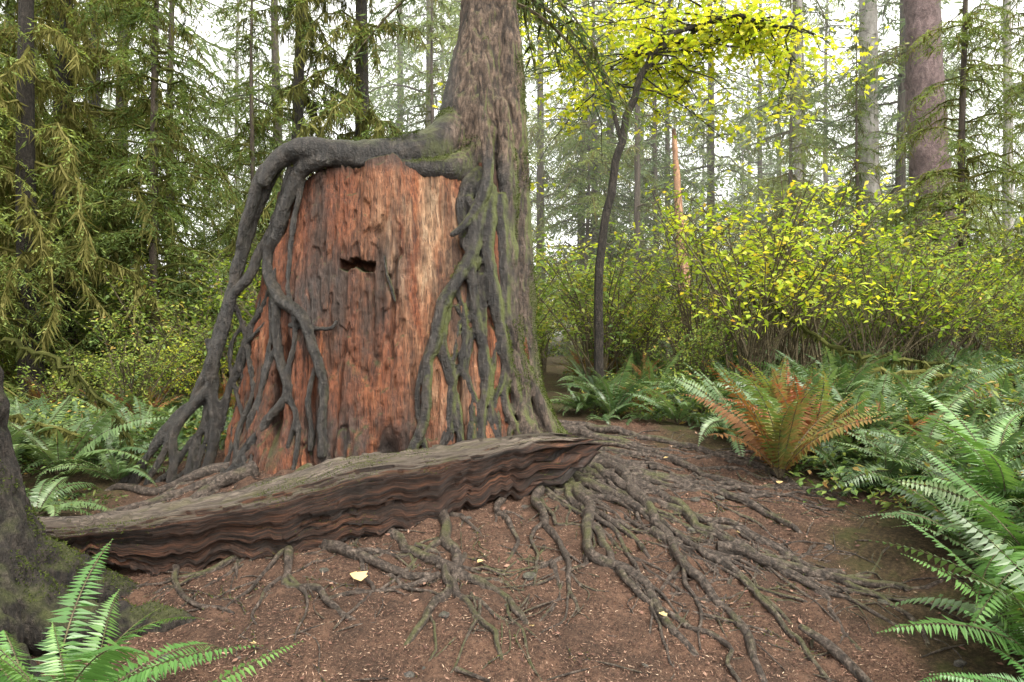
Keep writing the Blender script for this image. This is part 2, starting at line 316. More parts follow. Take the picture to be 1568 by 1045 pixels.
er([(500,242),(458,262),(434,330),(412,400),(425,455),(462,488),(484,540),(494,620),(494,700)],[15,15,13,13,12,10,9,8,8],lift=.8)
er([(500,238),(430,250),(396,312),(370,385),(354,440),(332,520),(320,590),(330,650),(312,745)],[11,12,12,12,11,11,11,11,10],lift=.8)
er([(452,262),(414,350),(385,415),(358,455),(340,520),(318,592),(268,660),(262,745)],[9,9,9,9,8,8,8,8],lift=1.6)
er([(422,455),(424,540),(440,600),(402,652),(345,745)],[10,8,9,8,8])
er([(415,445),(386,500),(372,540),(350,600),(338,660)],[7,6,6,6,6])
er([(330,580),(285,632),(235,690),(196,752)],[8,7,7,6])
er([(322,600),(262,656),(212,708),(176,770)],[7,7,6,6])
er([(335,640),(290,680),(262,720),(232,762)],[7,6,6,5])
er([(325,560),(300,610),(262,640),(225,700),(205,760)],[6,6,5,5,5])
er([(436,600),(455,640),(430,700),(400,760)],[5,5,5,5])
er([(424,520),(400,600),(380,660),(372,740)],[4,4,4,4])
er([(316,520),(330,600),(300,680),(290,750)],[6,7,7,7])
er([(462,275),(448,350),(440,420),(450,500),(444,580),(458,660),(450,730)],[5,5,4,4,5,5,5],lift=.9)
er([(352,450),(376,520),(384,600),(362,670),(360,740)],[6,5,5,6,6],lift=.9)
er([(360,420),(346,480),(324,545),(300,600),(250,690),(226,750)],[7,7,7,7,6,6],lift=1.4)
er([(484,560),(470,620),(476,690)],[4,5,5])
er([(560,250),(590,262),(600,285),(594,340),(592,400),(606,462)],[7,7,5,4.5,3.5,3])
er([(445,500),(500,505),(515,490)],[5,4,3])
R_={'rk':1.0}
er([(742,60),(738,130),(742,200),(746,285),(715,340),(690,360)],[6,7,8,10,6,4],lift=2.2,yadd=-.02,**R_)
er([(746,280),(738,330),(716,400),(680,458),(664,510),(656,570),(650,640),(628,700)],[12,10,10,10,9,8,8,7],lift=1.1,**R_)
er([(742,290),(724,360),(722,440),(732,500),(745,570),(738,650),(742,700)],[9,9,8,7,6,6,6],lift=1.1,**R_)
er([(752,290),(748,380),(760,480),(772,545),(792,600),(806,680)],[12,11,10,10,10,10],lift=1.,**R_)
er([(762,300),(772,400),(775,480),(800,560),(828,620),(850,672)],[11,11,10,10,10,10],lift=1.1,**R_)
er([(716,410),(694,440),(676,520),(690,580),(684,650),(672,700)],[7,7,6,6,6,6],**R_)
er([(735,420),(742,500),(736,560),(760,620),(762,690)],[6,5,5,6,6],**R_)
er([(664,515),(680,560),(700,620),(704,700)],[4,5,5,5],**R_)
er([(780,560),(770,610),(790,660),(800,700)],[7,7,7,7],**R_)
er([(668,500),(646,560),(640,620),(650,690)],[4,4,4,4],**R_)
er([(700,440),(712,500),(706,560),(722,620),(716,700)],[5,5,5,5,5],**R_)
er([(716,300),(728,345),(712,372),(726,402),(704,424)],[5,7,5,7,5],lift=1.4,**R_)
for u0,du in ((700,6),(715,-5),(728,4),(750,3),(765,-4)):
    er([(u0+20,300+du*3),(u0+18,420),(u0+du*2,540),(u0+du*5,690)],[3,3.5,3.5,3.5])
for k in range(16):
    a=k<10; u=rng.uniform(690,790) if a else rng.uniform(330,440); v=rng.uniform(380,600);q=[(u,v)]
    while v<740: v+=rng.uniform(35,70);u+=rng.normal()*12-(0 if a else 14);q.append((u,v))
    if len(q)>2: er(q,[rng.uniform(3,5)]*len(q),lift=.9)
me=voxelise(tr.mesh('t'),.0120,1)
co,nm=get_vn(me)
tm=sstep(-.62,-.42,co[:,0])*sstep(2.9,3.2,co[:,2])+sstep(-.1,.05,co[:,0])*.6; tm=np.clip(tm,0,1)
fw=.35*vn(co[:,0]*9,co[:,1]*9,co[:,2]*9)
d1=np.abs(vn(co[:,0]*24+fw,co[:,1]*24,co[:,2]*4.5+fw))*1.9-.7+.35*vn(co[:,0]*60,co[:,1]*60,co[:,2]*22)
d2=vn(co[:,0]*16,co[:,1]*16,co[:,2]*16)+.5*vn(co[:,0]*50,co[:,1]*50,co[:,2]*50)
co+=nm*(tm*.017*d1+(1-tm)*.0065*d2)[:,None]; set_co(me,co)
fattr(me,'trunk',tm); fattr(me,'furrow',np.clip(d1*.5+.5,0,1)); me.materials.clear()
def mk_tree():
    m=M('spruce_bark_and_roots');v=m.co()
    g=m.noise(m.map(v,(1,1,.3)),34,6,.74,.4);g2=m.noise(v,3.5,4);f=m.noise(v,70,4)
    r=m.ramp(g,[(.32,(.003,.0025,.0022)),(.48,(.0120,.0100,.0088)),(.62,(.044,.037,.032)),(.80,(.16,.14,.12))])
    r=m.mix(m.ramp(m.noise(v,7,5,.7),[(.52,0.),(.64,.45)]),r,(.062,.047,.036))
    t=m.ramp(g,[(.34,(.014,.009,.006)),(.48,(.064,.042,.029)),(.66,(.19,.132,.095))])
    t=m.mix(m.ramp(m.attr('furrow'),[(.1,.85),(.4,0.)]),t,(.009,.006,.005))
    c=m.mix(m.attr('trunk'),r,t)
    mx=m.math('MAXIMUM',m.nz(0),m.nz(2))
    mm=m.math('MULTIPLY',m.ramp(mx,[(.30,.0),(.8,.95)]),m.ramp(g2,[(.40,0.),(.54,1.)]))
    px=m.n('SeparateXYZ',{0:v}).outputs[0]
    mm=m.math('MULTIPLY',mm,m.n('MapRange',{0:px,1:-1.6,2:-.4,3:.05,4:1.}).outputs[0])
    c=m.mix(mm,c,m.mix(f,(.02,.026,.006),(.13,.15,.03)))
    return m.fin(c,m.n('MapRange',{0:m.attr('trunk'),3:.36,4:.8}).outputs[0],m.bump(m.math('ADD',g,m.math('MULTIPLY',f,.5)),1.,.035),.45)
me.materials.append(mk_tree()); spruce=link(bpy.data.objects.new('spruce_tree',me))
s=Soup(); mk=np.maximum(nm[:,2],nm[:,0]*sstep(-.15,.05,co[:,0]))*sstep(-1.6,-.6,co[:,0]); mk=mk*sstep(-.15,.3,vn(co[:,0]*3.3,co[:,1]*3.3,co[:,2]*3.3))
idx=np.where(mk>.42)[0]; idx=idx[co[idx,2]<5.5]; idx=rng.choice(idx,min(26000,len(idx)*2)); n=len(idx)
D=unit(nm[idx]+rng.normal(size=(n,3))*.7+[0,0,-.2]); s.leaf(co[idx]+rng.normal(size=(n,3))*.006,D,rv(n),rng.uniform(.008,.024,n),rng.uniform(.004,.008,n),0,sh=.5)
link(bpy.data.objects.new('trunk_moss',s.mesh('trunk_moss',[M_MOSSG])),spruce)
# ---------------------------------------------------------------- ground roots
gr=Tubes()
def groot(pts,r0,r1,rise=.35,kids=3,depth=0):
    n=len(pts)
    A=np.array([[x,y,0] for x,y in pts]);Q,_=resample(A,np.ones(n),.07)
    ph=rng.random()*50
    for f_,a_ in ((4,.05),(11,.024)): Q[:,0]+=a_*vn(Q[:,1]*f_+ph,Q[:,0]*f_);Q[:,1]+=a_*vn(Q[:,0]*f_+ph,Q[:,1]*f_+7)
    t=np.linspace(0,1,len(Q));R=r0+(r1-r0)*t**.8
    Q[:,2]=G(Q[:,0],Q[:,1])+R*(rise+1.0*vn(t*len(Q)*.2+ph,ph)); Q[-1,2]-=r1*2
    gr.add(Q,R,seg=9,step=.03,knob=.30,wob=.013,flat=1.25)
    for k in range(kids):
        i=int(len(Q)*rng.uniform(.1,.9)); i=min(max(i,1),len(Q)-2)
        d=Q[i+1]-Q[i-1]; a=math.atan2(d[1],d[0])+rng.choice([-1,1])*rng.uniform(.3,.9); L=rng.uniform(.2,.75)*(1 if depth==0 else .6)
        a2=a+rng.uniform(-.7,.7)
        p0=Q[i,:2];p1=p0+L*.5*np.array([math.cos(a),math.sin(a)]);p2=p1+L*.5*np.array([math.cos(a2),math.sin(a2)])
        groot([tuple(p0),tuple(p1),tuple(p2)],R[i]*.6,max(R[i]*.2,.003),rise,2 if depth==0 else 0,depth+1)
RT=[([(.30,6.1),(.96,5.75),(1.40,5.3),(1.72,4.85)],.052,.013,5),
 ([(.25,5.9),(.45,5.6),(.80,5.05),(.95,4.37),(.94,3.85),(1.07,3.55),(1.08,3.0)],.055,.018,6),
 ([(.15,5.8),(.32,5.3),(.5,4.6),(.48,4.05),(.64,3.78),(.74,3.44),(.86,3.15)],.053,.016,6),
 ([(.05,5.6),(.2,4.7),(.26,4.06),(.31,3.72),(.33,3.44)],.044,.011,5),
 ([(-.6,5.3),(-.49,4.5),(-.35,3.92),(-.42,3.55),(-.53,3.22)],.048,.019,5),
 ([(-.95,5.1),(-.78,4.3),(-.51,4.0),(-.31,3.85),(-.08,3.6),(.07,3.35)],.045,.016,5),
 ([(-.36,3.9),(-.18,3.5),(-.02,3.15)],.028,.011,3),
 ([(-1.4,4.4),(-1.11,4.1),(-.8,3.92),(-.53,3.84),(-.34,3.86)],.036,.018,4),
 ([(-1.5,4.6),(-1.35,4.0),(-1.22,3.72),(-.96,3.54),(-.75,3.36)],.038,.014,5),
 ([(-1.5,4.2),(-1.6,3.95),(-1.8,3.8),(-1.95,3.75)],.026,.01,3),
 ([(.25,5.6),(.5,5.25),(1.0,4.85),(1.28,4.2),(1.46,3.87),(1.9,3.8)],.050,.016,6),
 ([(.35,5.9),(.6,5.55),(1.13,5.1),(1.56,4.73),(1.82,4.2)],.050,.013,5),
 ([(.35,6.2),(.9,6.05),(1.4,5.75),(1.8,5.35),(2.1,4.9)],.042,.011,4),
 ([(1.2,4.0),(1.64,3.82),(1.98,3.76),(2.15,3.6)],.034,.018,4),
 ([(.3,5.4),(.62,4.9),(.85,4.6),(1.15,3.9),(1.35,3.4)],.040,.010,5),
 ([(.6,5.2),(1.1,4.6),(1.5,4.3),(1.7,3.9)],.036,.011,4),
 ([(0,5.3),(-.05,4.7),(.05,4.2),(.0,3.9)],.034,.009,4),
 ([(.25,5.3),(.4,4.9),(.72,4.3),(.78,3.95)],.036,.011,4),
 ([(.9,4.3),(1.2,3.8),(1.33,3.35),(1.42,3.0)],.028,.010,4),
 ([(.5,4.3),(.62,3.7),(.92,3.3),(1.0,2.9)],.026,.009,3),
 ([(1.3,4.4),(1.68,4.0),(1.95,3.5),(2.0,3.2)],.026,.009,4),
 ([(1.45,3.9),(1.62,3.6),(1.64,3.2)],.024,.008,3),
 ([(-1.7,4.3),(-1.95,3.95),(-1.7,3.6),(-1.45,3.5)],.028,.008,3),
 ([(-2.2,5.4),(-2.6,5.15),(-3.1,5.0)],.05,.02,3),
 ([(-2.0,5.3),(-2.3,4.9),(-2.45,4.5)],.05,.02,3),
 ([(-1.6,5.3),(-1.75,4.9),(-1.9,4.5)],.045,.02,2),
 ([(-1.2,5.3),(-1.25,4.8),(-1.2,4.4)],.04,.02,2),
 ([(-2.2,5.6),(-2.8,5.6),(-3.4,5.7)],.045,.02,2)]
for k in range(26):
    a=rng.uniform(-1.6,-.1);L=rng.uniform(1.0,2.6);p=np.array([rng.uniform(.05,.6),rng.uniform(4.9,6.0)]);q=[tuple(p)]
    for j in range(4): a+=rng.uniform(-.3,.3);p=p+L/4*np.array([math.cos(a),math.sin(a)]);q.append(tuple(p))
    RT.append((q,rng.uniform(.014,.030),.006,3))
for k in range(8):
    a=rng.uniform(-2.3,-.9);L=rng.uniform(.4,1.0);p=np.array([rng.uniform(-1.7,.4),rng.uniform(3.8,4.4)]);q=[tuple(p)]
    for j in range(3): a+=rng.uniform(-.4,.4);p=p+L/3*np.array([math.cos(a),math.sin(a)]);q.append(tuple(p))
    RT.append((q,rng.uniform(.012,.022),.004,2))
for pts,r0,r1,k in RT: groot(pts,r0,r1,.55,k)
me=gr.mesh('roots'); me.materials.append(M_GROOT); o=link(bpy.data.objects.new('spreading_roots',me)); o.parent=spruce
rc,rn=get_vn(me); mk=rn[:,2]*sstep(.1,.4,vn(rc[:,0]*2.6+4,rc[:,1]*2.6)); idx=np.where(mk>.4)[0]; idx=rng.choice(idx,min(12000,len(idx)*3)); n=len(idx); s=Soup()
D=unit(rn[idx]+rng.normal(size=(n,3))*.8); s.leaf(rc[idx]+rng.normal(size=(n,3))*.004,D,rv(n),rng.uniform(.006,.018,n),rng.uniform(.003,.006,n),0,sh=.5)
link(bpy.data.objects.new('root_moss',s.mesh('root_moss',[M_MOSSG])),spruce)
tt=Tubes(); tt.add([(1.40,3.32,float(G(1.4,3.32))+.05),(1.5,3.15,float(G(1.5,3.15))+.035),(1.56,2.9,float(G(1.56,2.9))+.03)],[.014,.024,.02],seg=10,knob=.3,wob=.02)
tt.add([(-.25,3.05,.035),(-.1,2.95,.03)],[.012,.008],seg=7)
for k in range(80):
    x=rng.uniform(-2.2,2.2);y=rng.uniform(2.9,5.2);a=rng.uniform(0,3.14);L=rng.uniform(.03,.16);dx,dy=L*math.cos(a),L*math.sin(a)
    tt.add([(x,y,float(G(x,y))+.01),(x+dx,y+dy,float(G(x+dx,y+dy))+.012),(x+2*dx,y+1.8*dy,float(G(x+2*dx,y+1.8*dy))+.01)],[.003,.005,.002],seg=6,knob=.3,wob=.01)
me=tt.mesh('stick');me.materials.append(M_GROOT);link(bpy.data.objects.new('fallen_sticks',me))
V=[];F=[];nn=0
for k in range(46):
    x=rng.uniform(-2.2,2.1);y=rng.uniform(2.9,5.4);r=rng.uniform(.008,.03);u,v=np.meshgrid(np.linspace(0,2*np.pi,11)[:-1],np.linspace(.05,np.pi-.05,7),indexing='ij')
    p=np.stack([np.cos(u)*np.sin(v)*1.3,np.sin(u)*np.sin(v),np.cos(v)*.7],-1);p*=(r*(1+.35*vn(p[...,0]*1.5+k,p[...,1]*1.5,p[...,2]*1.5)))[...,None];p+=[x,y,float(G(x,y))+r*.25]
    V.append(p.reshape(-1,3));F.append(grid_faces(10,7,True)+nn);nn+=70
me=raw_mesh('stones',np.vstack(V),np.vstack(F),False);me.materials.append(mk_bark('dark_stone',[(.02,.018,.016),(.06,.053,.047),(.14,.125,.11)],mossamt=.2,zs=1,sc=30));link(bpy.data.objects.new('forest_stones',me))
# ---------------------------------------------------------------- fallen log slab
sx=np.array([-2.72,-2.62,-2.08,-1.64,-1.28,-1.04,-.565,-.15,.20,.36,.45])
sy=np.array([3.62,3.64,3.72,3.87,4.0,4.12,4.4,4.65,4.85,4.95,5.0])
zt=np.array([.455,.46,.50,.545,.615,.685,.735,.765,.785,.785,.785]);zb=np.array([.37,.33,.26,.21,.19,.20,.29,.38,.48,.59,.735])
wd=np.array([.20,.24,.30,.32,.32,.32,.30,.28,.26,.22,.10])
nu,nv=560,150; s=np.linspace(0,1,nu); L=3.5
xx=sx[0]+(sx[-1]-sx[0])*s
f=lambda a:np.interp(xx,sx,a)
yy,ztp,zbt,ww=f(sy),f(zt),f(zb),f(wd)
jag=.04*vn(s*7,0)+.016*vn(s*26,4); zbt=zbt+.04*vn(s*9,3)+.040*vn(s*34,1)+.020*vn(s*80,6)
sec=[(1,1.03),(.5,1.0),(.06,.985),(-.03,.94),(-.02,.84),(.10,.70),(.16,.5),(.13,.3),(.07,.12),(.22,0),(.7,-.02),(1.05,.15),(1.1,.6)]
sec=np.array(sec+[sec[0]]); dl=np.concatenate([[0],np.cumsum(np.hypot(*(np.diff(sec,axis=0)*[1,1.3]).T))]); q=np.linspace(0,dl[-1],nv,endpoint=False)
sa=np.interp(q,dl,sec[:,0]);sb=np.interp(q,dl,sec[:,1])
dirx,diry=-.44,.90
A=sa[None,:]*ww[:,None]; Bz=zbt[:,None]+sb[None,:]*(ztp-zbt)[:,None]
XX=xx[:,None]+dirx*A;YY=yy[:,None]+diry*A;ZZ=Bz
per=np.broadcast_to(q[None,:]*.35,(nu,nv));ss=np.broadcast_to(s[:,None]*L,(nu,nv))
wp=per+.05*(ss/L)+.03*vn(ss*.8,per*3,7)+.006*vn(ss*5,per*10,7)
msk=sstep(-.3,.4,vn(ss*1.7,per*8,12))
dg=.028*vn(ss*.9,wp*9)+.014*vn(ss*1.8,wp*34,2)*msk+.007*vn(ss*3,wp*130,5)+.010*vn(ss*9,per*24,8)+.006*vn(ss*26,per*60,8)
lay=.018*sstep(.15,.20,vn(ss*.9+4,wp*10,9)+.35*vn(ss*12,wp*34))-.020*sstep(.35,.42,vn(ss*1.6+1,wp*14,3)+.3*vn(ss*18,wp*40)); dg=dg+lay
ca,cb=.5,.5; na=(sa-ca);nb=(sb-cb);nl=np.hypot(na,nb);na/=nl;nb/=nl
XX=XX+dg*na[None,:]*dirx;YY=YY+dg*na[None,:]*diry;ZZ=ZZ+dg*nb[None,:]*.8+jag[:,None]*.4
ex=.20*vn(per[0]*26,7)+.10*vn(per[0]*70,2); XX=XX+sstep(.85,1,s)[:,None]*ex[None,:]
V=np.stack([XX,YY,ZZ],-1).reshape(-1,3);F=grid_faces(nu,nv); i=np.arange(nu-1)*nv
F=np.vstack([F,np.stack([i+nv-1,i+2*nv-1,i+nv,i],1)])
c1=len(V);V=np.vstack([V,V[:nv].mean(0),V[(nu-1)*nv:nu*nv].mean(0)-np.array([.10,.03,0])]);j=np.arange(nv);j2=(j+1)%nv
T=np.vstack([F[:,[0,1,2]],F[:,[0,2,3]],np.stack([np.full(nv,c1),j2,j],1),np.stack([np.full(nv,c1+1),(nu-1)*nv+j,(nu-1)*nv+j2],1)])
me=raw_mesh('log',V,T[:,::-1]); 
at=me.attributes.new('grain','FLOAT_VECTOR','POINT'); gv=np.zeros((len(V),3),np.float32);gv[:nu*nv,0]=ss.ravel();gv[:nu*nv,1]=wp.ravel()*3; at.data.foreach_set('vector',gv.ravel())
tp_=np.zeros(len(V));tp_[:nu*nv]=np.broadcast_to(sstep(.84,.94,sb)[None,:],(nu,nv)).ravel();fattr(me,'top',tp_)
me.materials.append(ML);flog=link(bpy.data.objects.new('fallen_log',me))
lc,ln=get_vn(me); mk=ln[:,2]*sstep(.1,.45,vn(lc[:,0]*3+7,lc[:,1]*3)); idx=np.where((mk>.4))[0]; idx=rng.choice(idx,min(4500,len(idx)*2)); n=len(idx); s=Soup()
s.leaf(lc[idx],unit(ln[idx]+rng.normal(size=(n,3))*.8),rv(n),rng.uniform(.005,.014,n),rng.uniform(.003,.005,n),0,sh=.5);link(bpy.data.objects.new('log_moss',s.mesh('log_moss',[M_MOSSG])),flog)
# ---------------------------------------------------------------- left near trunk
lt=Tubes()
lt.add([(-3.60,3.35,9),(-3.38,3.35,4.5),(-3.22,3.35,2.4),(-3.0,3.35,1.3),(-2.87,3.3,.8),(-2.76,3.3,.4),(-2.70,3.3,-.2)],[.26,.32,.36,.38,.37,.40,.48],seg=36,knob=.06)
for P,R in [([(-2.6,3.2,.38),(-2.2,3.25,.16),(-1.85,3.4,.06),(-1.5,3.5,.0)],[.26,.14,.08,.04]),
            ([(-2.6,3.1,.35),(-2.25,2.9,.10),(-1.95,2.75,-.08)],[.26,.13,.07]),
            ([(-2.6,3.4,.38),(-2.2,3.62,.18),(-1.95,3.75,.10)],[.22,.11,.06])]: lt.add(P,R,seg=16,knob=.14,wob=.03)
me=voxelise(lt.mesh('l'),.014,1);co,nm=get_vn(me)
co+=nm*(.024*(np.abs(vn(co[:,0]*16,co[:,1]*16,co[:,2]*6))*2-.6)+.008*vn(co[:,0]*50,co[:,1]*50,co[:,2]*25))[:,None];set_co(me,co)
me.materials.clear();me.materials.append(M_DARK);lo_=link(bpy.data.objects.new('leaning_spruce_trunk',me))
mk=nm[:,2]*sstep(-.1,.3,vn(co[:,0]*4,co[:,1]*4,co[:,2]*4)); idx=np.where((mk>.3)&(co[:,2]<2))[0]; idx=rng.choice(idx,min(6000,len(idx)*3)); n=len(idx); s=Soup()
s.leaf(co[idx],unit(nm[idx]+rng.normal(size=(n,3))*.7),rv(n),rng.uniform(.006,.018,n),rng.uniform(.003,.006,n),0,sh=.5);link(bpy.data.objects.new('base_moss',s.mesh('base_moss',[M_MOSSG])),lo_)
# ---------------------------------------------------------------- generators: ferns
def fern_mesh(name,nf,L0,mat,n=30,spread=(.7,1.7)):
    s=Soup()
    for k in range(nf):
        az=2*np.pi*k/nf+rng.uniform(-.35,.35);L=L0*rng.uniform(.6,1.1);el=rng.uniform(*spread)
        t=np.linspace(0,1,n+6); ang=np.pi/2-el*.45-(el*1.1)*t**1.05
        ds=L/len(t); bend=rng.uniform(-.9,.9)*t
        hh=np.stack([np.cos(az+bend),np.sin(az+bend),np.zeros_like(t)],1)
        P=np.cumsum(hh*(np.cos(ang)*ds)[:,None]+np.array([0,0,1.])*(np.sin(ang)*ds)[:,None],0)
        w=np.stack([-np.sin(az+bend),np.cos(az+bend),np.zeros_like(t)],1)
        s.tube(P[::3],np.linspace(.0045,.0015,len(P[::3])),3,1)
        P=P[4:];w=w[4:];T=unit(np.gradient(P,axis=0));tt=np.linspace(0,1,len(P))
        pl=L*.125*np.minimum(1,(tt*4+.5))*np.clip(1-tt**2.6,0.05,1)
        pw=np.clip(L/len(P)*1.15,.008,.032)*np.clip(1.1-tt*.5,.4,1); up=np.cross(T,w);up=np.where(up[:,2:3]<0,-up,up)
        fr=rng.random()*.6; tw=rng.normal()*.35
        for sg in (-1,1):
            D=w*sg+up*tw*sg+T*.3+rng.normal(size=P.shape)*.10+np.array([0,0,-.15])
            keep=rng.random(len(P))>.04
            s.leaf(P[keep],D[keep],(T+up*.25*sg)[keep],(pl*rng.uniform(.85,1.1,len(P)))[keep],pw[keep],0,np.clip(fr+rng.random(keep.sum())*.4,0,1),sh=.28,droop=.15)
    return s.mesh(name,[mat,M_TWIG])
ferns=[fern_mesh('fern_a',16,.85,F_GRN),fern_mesh('fern_b',20,.75,F_GRN),fern_mesh('fern_c',13,.95,F_GRN),fern_mesh('fern_d',11,.6,F_GRN,24,(.9,1.9))]
fr=[fern_mesh('fern_r1',18,.9,F_RST,spread=(.3,1.3)),fern_mesh('fern_r2',12,.7,F_RST,spread=(.6,1.6))]
fb=[fern_mesh('fern_h1',14,1.0,F_BRT,46),fern_mesh('fern_h2',16,.95,F_BRT,46)]
def put(name,me,x,y,sc=1,rz=None,parent=None,dz=0,tilt=0):
    o=bpy.data.objects.new(name,me);o.location=(x,y,float(G(x,y))+dz);o.scale=(sc,)*3
    o.rotation_euler=(rng.normal()*tilt,rng.normal()*tilt,rng.uniform(0,6.28) if rz is None else rz);return link(o,parent)
for x,y,sc,m,rz in [(-1.68,2.45,1.0,fb[0],.3),(-1.45,2.28,.85,fb[1],1.0),(2.75,3.55,1.1,fb[0],.5),(2.95,4.1,1.1,fb[1],2.2),(2.30,2.95,.9,fb[1],1.1),(2.75,3.0,1.0,ferns[1],.2),(2.55,3.75,.85,ferns[0],.2),(2.15,2.6,.8,fb[0],2.1),
   (2.6,4.75,.8,ferns[1],0),(3.1,4.9,.9,ferns[0],1),(2.45,5.2,.6,ferns[1],3),(1.55,6.4,.75,ferns[0],1),(1.0,6.9,.8,ferns[2],2),(.75,7.3,.9,ferns[1],1),(1.9,6.1,.6,ferns[1],1),(2.9,5.6,.8,ferns[2],1),(2.7,5.25,.7,ferns[0],1),(2.2,5.8,.7,ferns[0],1),(1.3,6.5,.6,ferns[3],1),(.9,6.6,.55,ferns[3],2)]:
    put('sword_fern',m,x,y,sc,rz,tilt=.08)
for x,y,sc,i in [(1.98,5.05,1.15,0),(2.35,5.45,.95,0),(3.3,5.7,.7,1),(1.35,7.1,.8,1),(-1.25,2.5,.4,1)]: put('rusty_sword_fern',fr[i],x,y,sc,tilt=.05)
mass=empty('fern_undergrowth')
def scatter(n,fn,xr,yr,cond,mn):
    out=[];tries=0
    while len(out)<n and tries<n*60:
        tries+=1;x=rng.uniform(*xr);y=rng.uniform(*yr)
        if not cond(x,y): continue
        if any((x-a)**2+(y-b)**2<mn*mn for a,b in out): continue
        out.append((x,y));fn(x,y)
def ffern(x,y):
    m=fr[int(rng.integers(2))] if rng.random()<.11 else ferns[int(rng.integers(4))]; put('fern',m,x,y,rng.uniform(.6,1.1),None,mass,0,.18)
offpath=lambda x,y: path_mask(x,y)<.15 and not(abs(x+1)<1.9 and 5<y<8) and abs(x)<.8*y+1
scatter(190,ffern,(1.0,9),(4.0,11),lambda x,y:offpath(x,y) and x>np.interp(y,[4,5,6,7],[2.9,2.4,1.7,.9]),.30)
scatter(120,ffern,(-9,-2.7),(4.9,11),offpath,.36)
scatter(18,ffern,(1.9,4.2),(2.3,4.2),lambda x,y:x>2.4 and path_mask(x,y)<.1,.30)
def cover_mesh(name,mat,n,Rr,H,ls):
    s=Soup();a=rng.uniform(0,6.28,n);r=Rr*np.sqrt(rng.random(n));z=H*rng.random(n)**1.2*(1-.6*(r/Rr)**2)
    P=np.stack([r*np.cos(a),r*np.sin(a),z],1);D=unit(rng.normal(size=(n,3))*[1,1,.4]);Sd=np.cross(D,[0,0,1.]+rng.normal(size=(n,3))*.4)
    s.leaf(P,D,Sd,ls*rng.uniform(.5,1.3,n),ls*rng.uniform(.35,.6,n),0,sh=.42,droop=.2)
    for k in range(n//14):
        i=rng.integers(n);s.tube(np.array([[P[i,0]*.7,P[i,1]*.7,-.02],[P[i,0]*.85,P[i,1]*.85,P[i,2]*.6],P[i]]),[.003,.002,.001],3,1)
    return s.mesh(name,[mat,M_TWIG])
L_COV=leaf_mat('ground_cover_leaves',[(0,(.03,.06,.015)),(.5,(.08,.14,.03)),(.85,(.16,.21,.05)),(1,(.22,.12,.04))],.35,.5,.3)
cov=[cover_mesh('cover_a',L_COV,700,.55,.30,.055),cover_mesh('cover_b',L_COV,600,.6,.22,.05),cover_mesh('cover_c',L_GRN,500,.45,.45,.055)]
gc=empty('ground_cover')
def fcov(x,y): put('cover_patch',cov[int(rng.integers(3))],x,y,rng.uniform(.7,1.3),None,gc,0,.1)
scatter(150,fcov,(1.2,11),(2.8,12.5),lambda x,y:path_mask(x,y)<.1 and x>np.interp(y,[3,4,5,6,7],[2.6,2.6,2.6,2.0,1.2]) and abs(x)<.8*y+1.2,.45)
scatter(90,fcov,(-10,-2.8),(4.9,12.5),lambda x,y:path_mask(x,y)<.1 and abs(x)<.8*y+1.2 and not(abs(x+1)<1.9 and 5<y<8),.5)
# ---------------------------------------------------------------- shrubs
def shrub_mesh(name,H,nst,nleaf,mat,ls,wide=1.0,nb=9,t0=.35):
    s=Soup()
    for k in range(nst):
        az=rng.uniform(0,6.28);h=H*rng.uniform(.5,1.12);out=rng.uniform(.12,.6)*H*wide
        t=np.linspace(0,1,9);hd=np.array([math.cos(az),math.sin(az),0]);b=np.array([rng.normal()*.14,rng.normal()*.14,0])
        P=b+hd*(out*t**1.4)[:,None]+np.array([0,0,1.])*(h*(t-.14*t**3))[:,None]; P+=.03*np.cumsum(rng.normal(size=P.shape),axis=0)*t[:,None]
        s.tube(P,np.linspace(.015,.004,9),4,1)
        for j in range(nb):
            tb=rng.uniform(t0,1);i=min(int(tb*8),7);p0=P[i]+(P[i+1]-P[i])*(tb*8-i);a=rng.uniform(0,6.28)
            d=np.array([math.cos(a),math.sin(a),rng.uniform(.1,1.1)]);Lb=rng.uniform(.2,.65)*H*.38;u=np.linspace(0,1,5)
            Q=p0+d*(Lb*u)[:,None]+np.array([0,0,-.12])*(u**2)[:,None]*Lb+rng.normal(size=(5,3))*.015; Q[0]=p0
            s.tube(Q,np.linspace(.005,.0018,5),3,1)
            m=nleaf; uu=rng.uniform(.15,1.05,m);ii=np.clip((uu*4).astype(int),0,3);pp=Q[ii]+(Q[ii+1]-Q[ii])*(uu*4-ii)[:,None]+rng.normal(size=(m,3))*.035
            D=unit(rng.normal(size=(m,3))*[1,1,.35]+[0,0,-.15]);Sd=unit(np.cross(D,[0,0,1.]+rng.normal(size=(m,3))*.45))
            base=rng.random()*.4
            s.leaf(pp,D,Sd,ls*rng.uniform(.5,1.25,m),ls*rng.uniform(.4,.65,m),0,np.clip(base+rng.random(m)*.6,0,1),sh=.42,droop=.15)
    return s.mesh(name,[mat,M_TWIG])
sh_y=[shrub_mesh('shrub_y%d'%i,2.5,(36,32,30)[i],(6,6,8)[i],L_YEL,(.08,.09,.065)[i],(1,1.2,.9)[i],8,(.5,.6,.35)[i]) for i in range(3)]
sh_g=[shrub_mesh('shrub_g%d'%i,2.0,24,(11,7,13)[i],L_GRN,(.07,.09,.055)[i]) for i in range(3)]
um=empty('understory_shrubs')
for x,y,sc,me_ in [(2.9,8.4,1.05,sh_y[1]),(3.7,9.0,1.18,sh_y[0]),(4.5,8.6,.9,sh_y[1]),(1.7,9.6,.7,sh_y[2]),(5.3,8.8,.8,sh_y[0]),(6.3,7.6,.6,sh_y[1]),(2.2,8.3,.55,sh_g[1])]: put('salmonberry_bush',me_,x,y,sc)
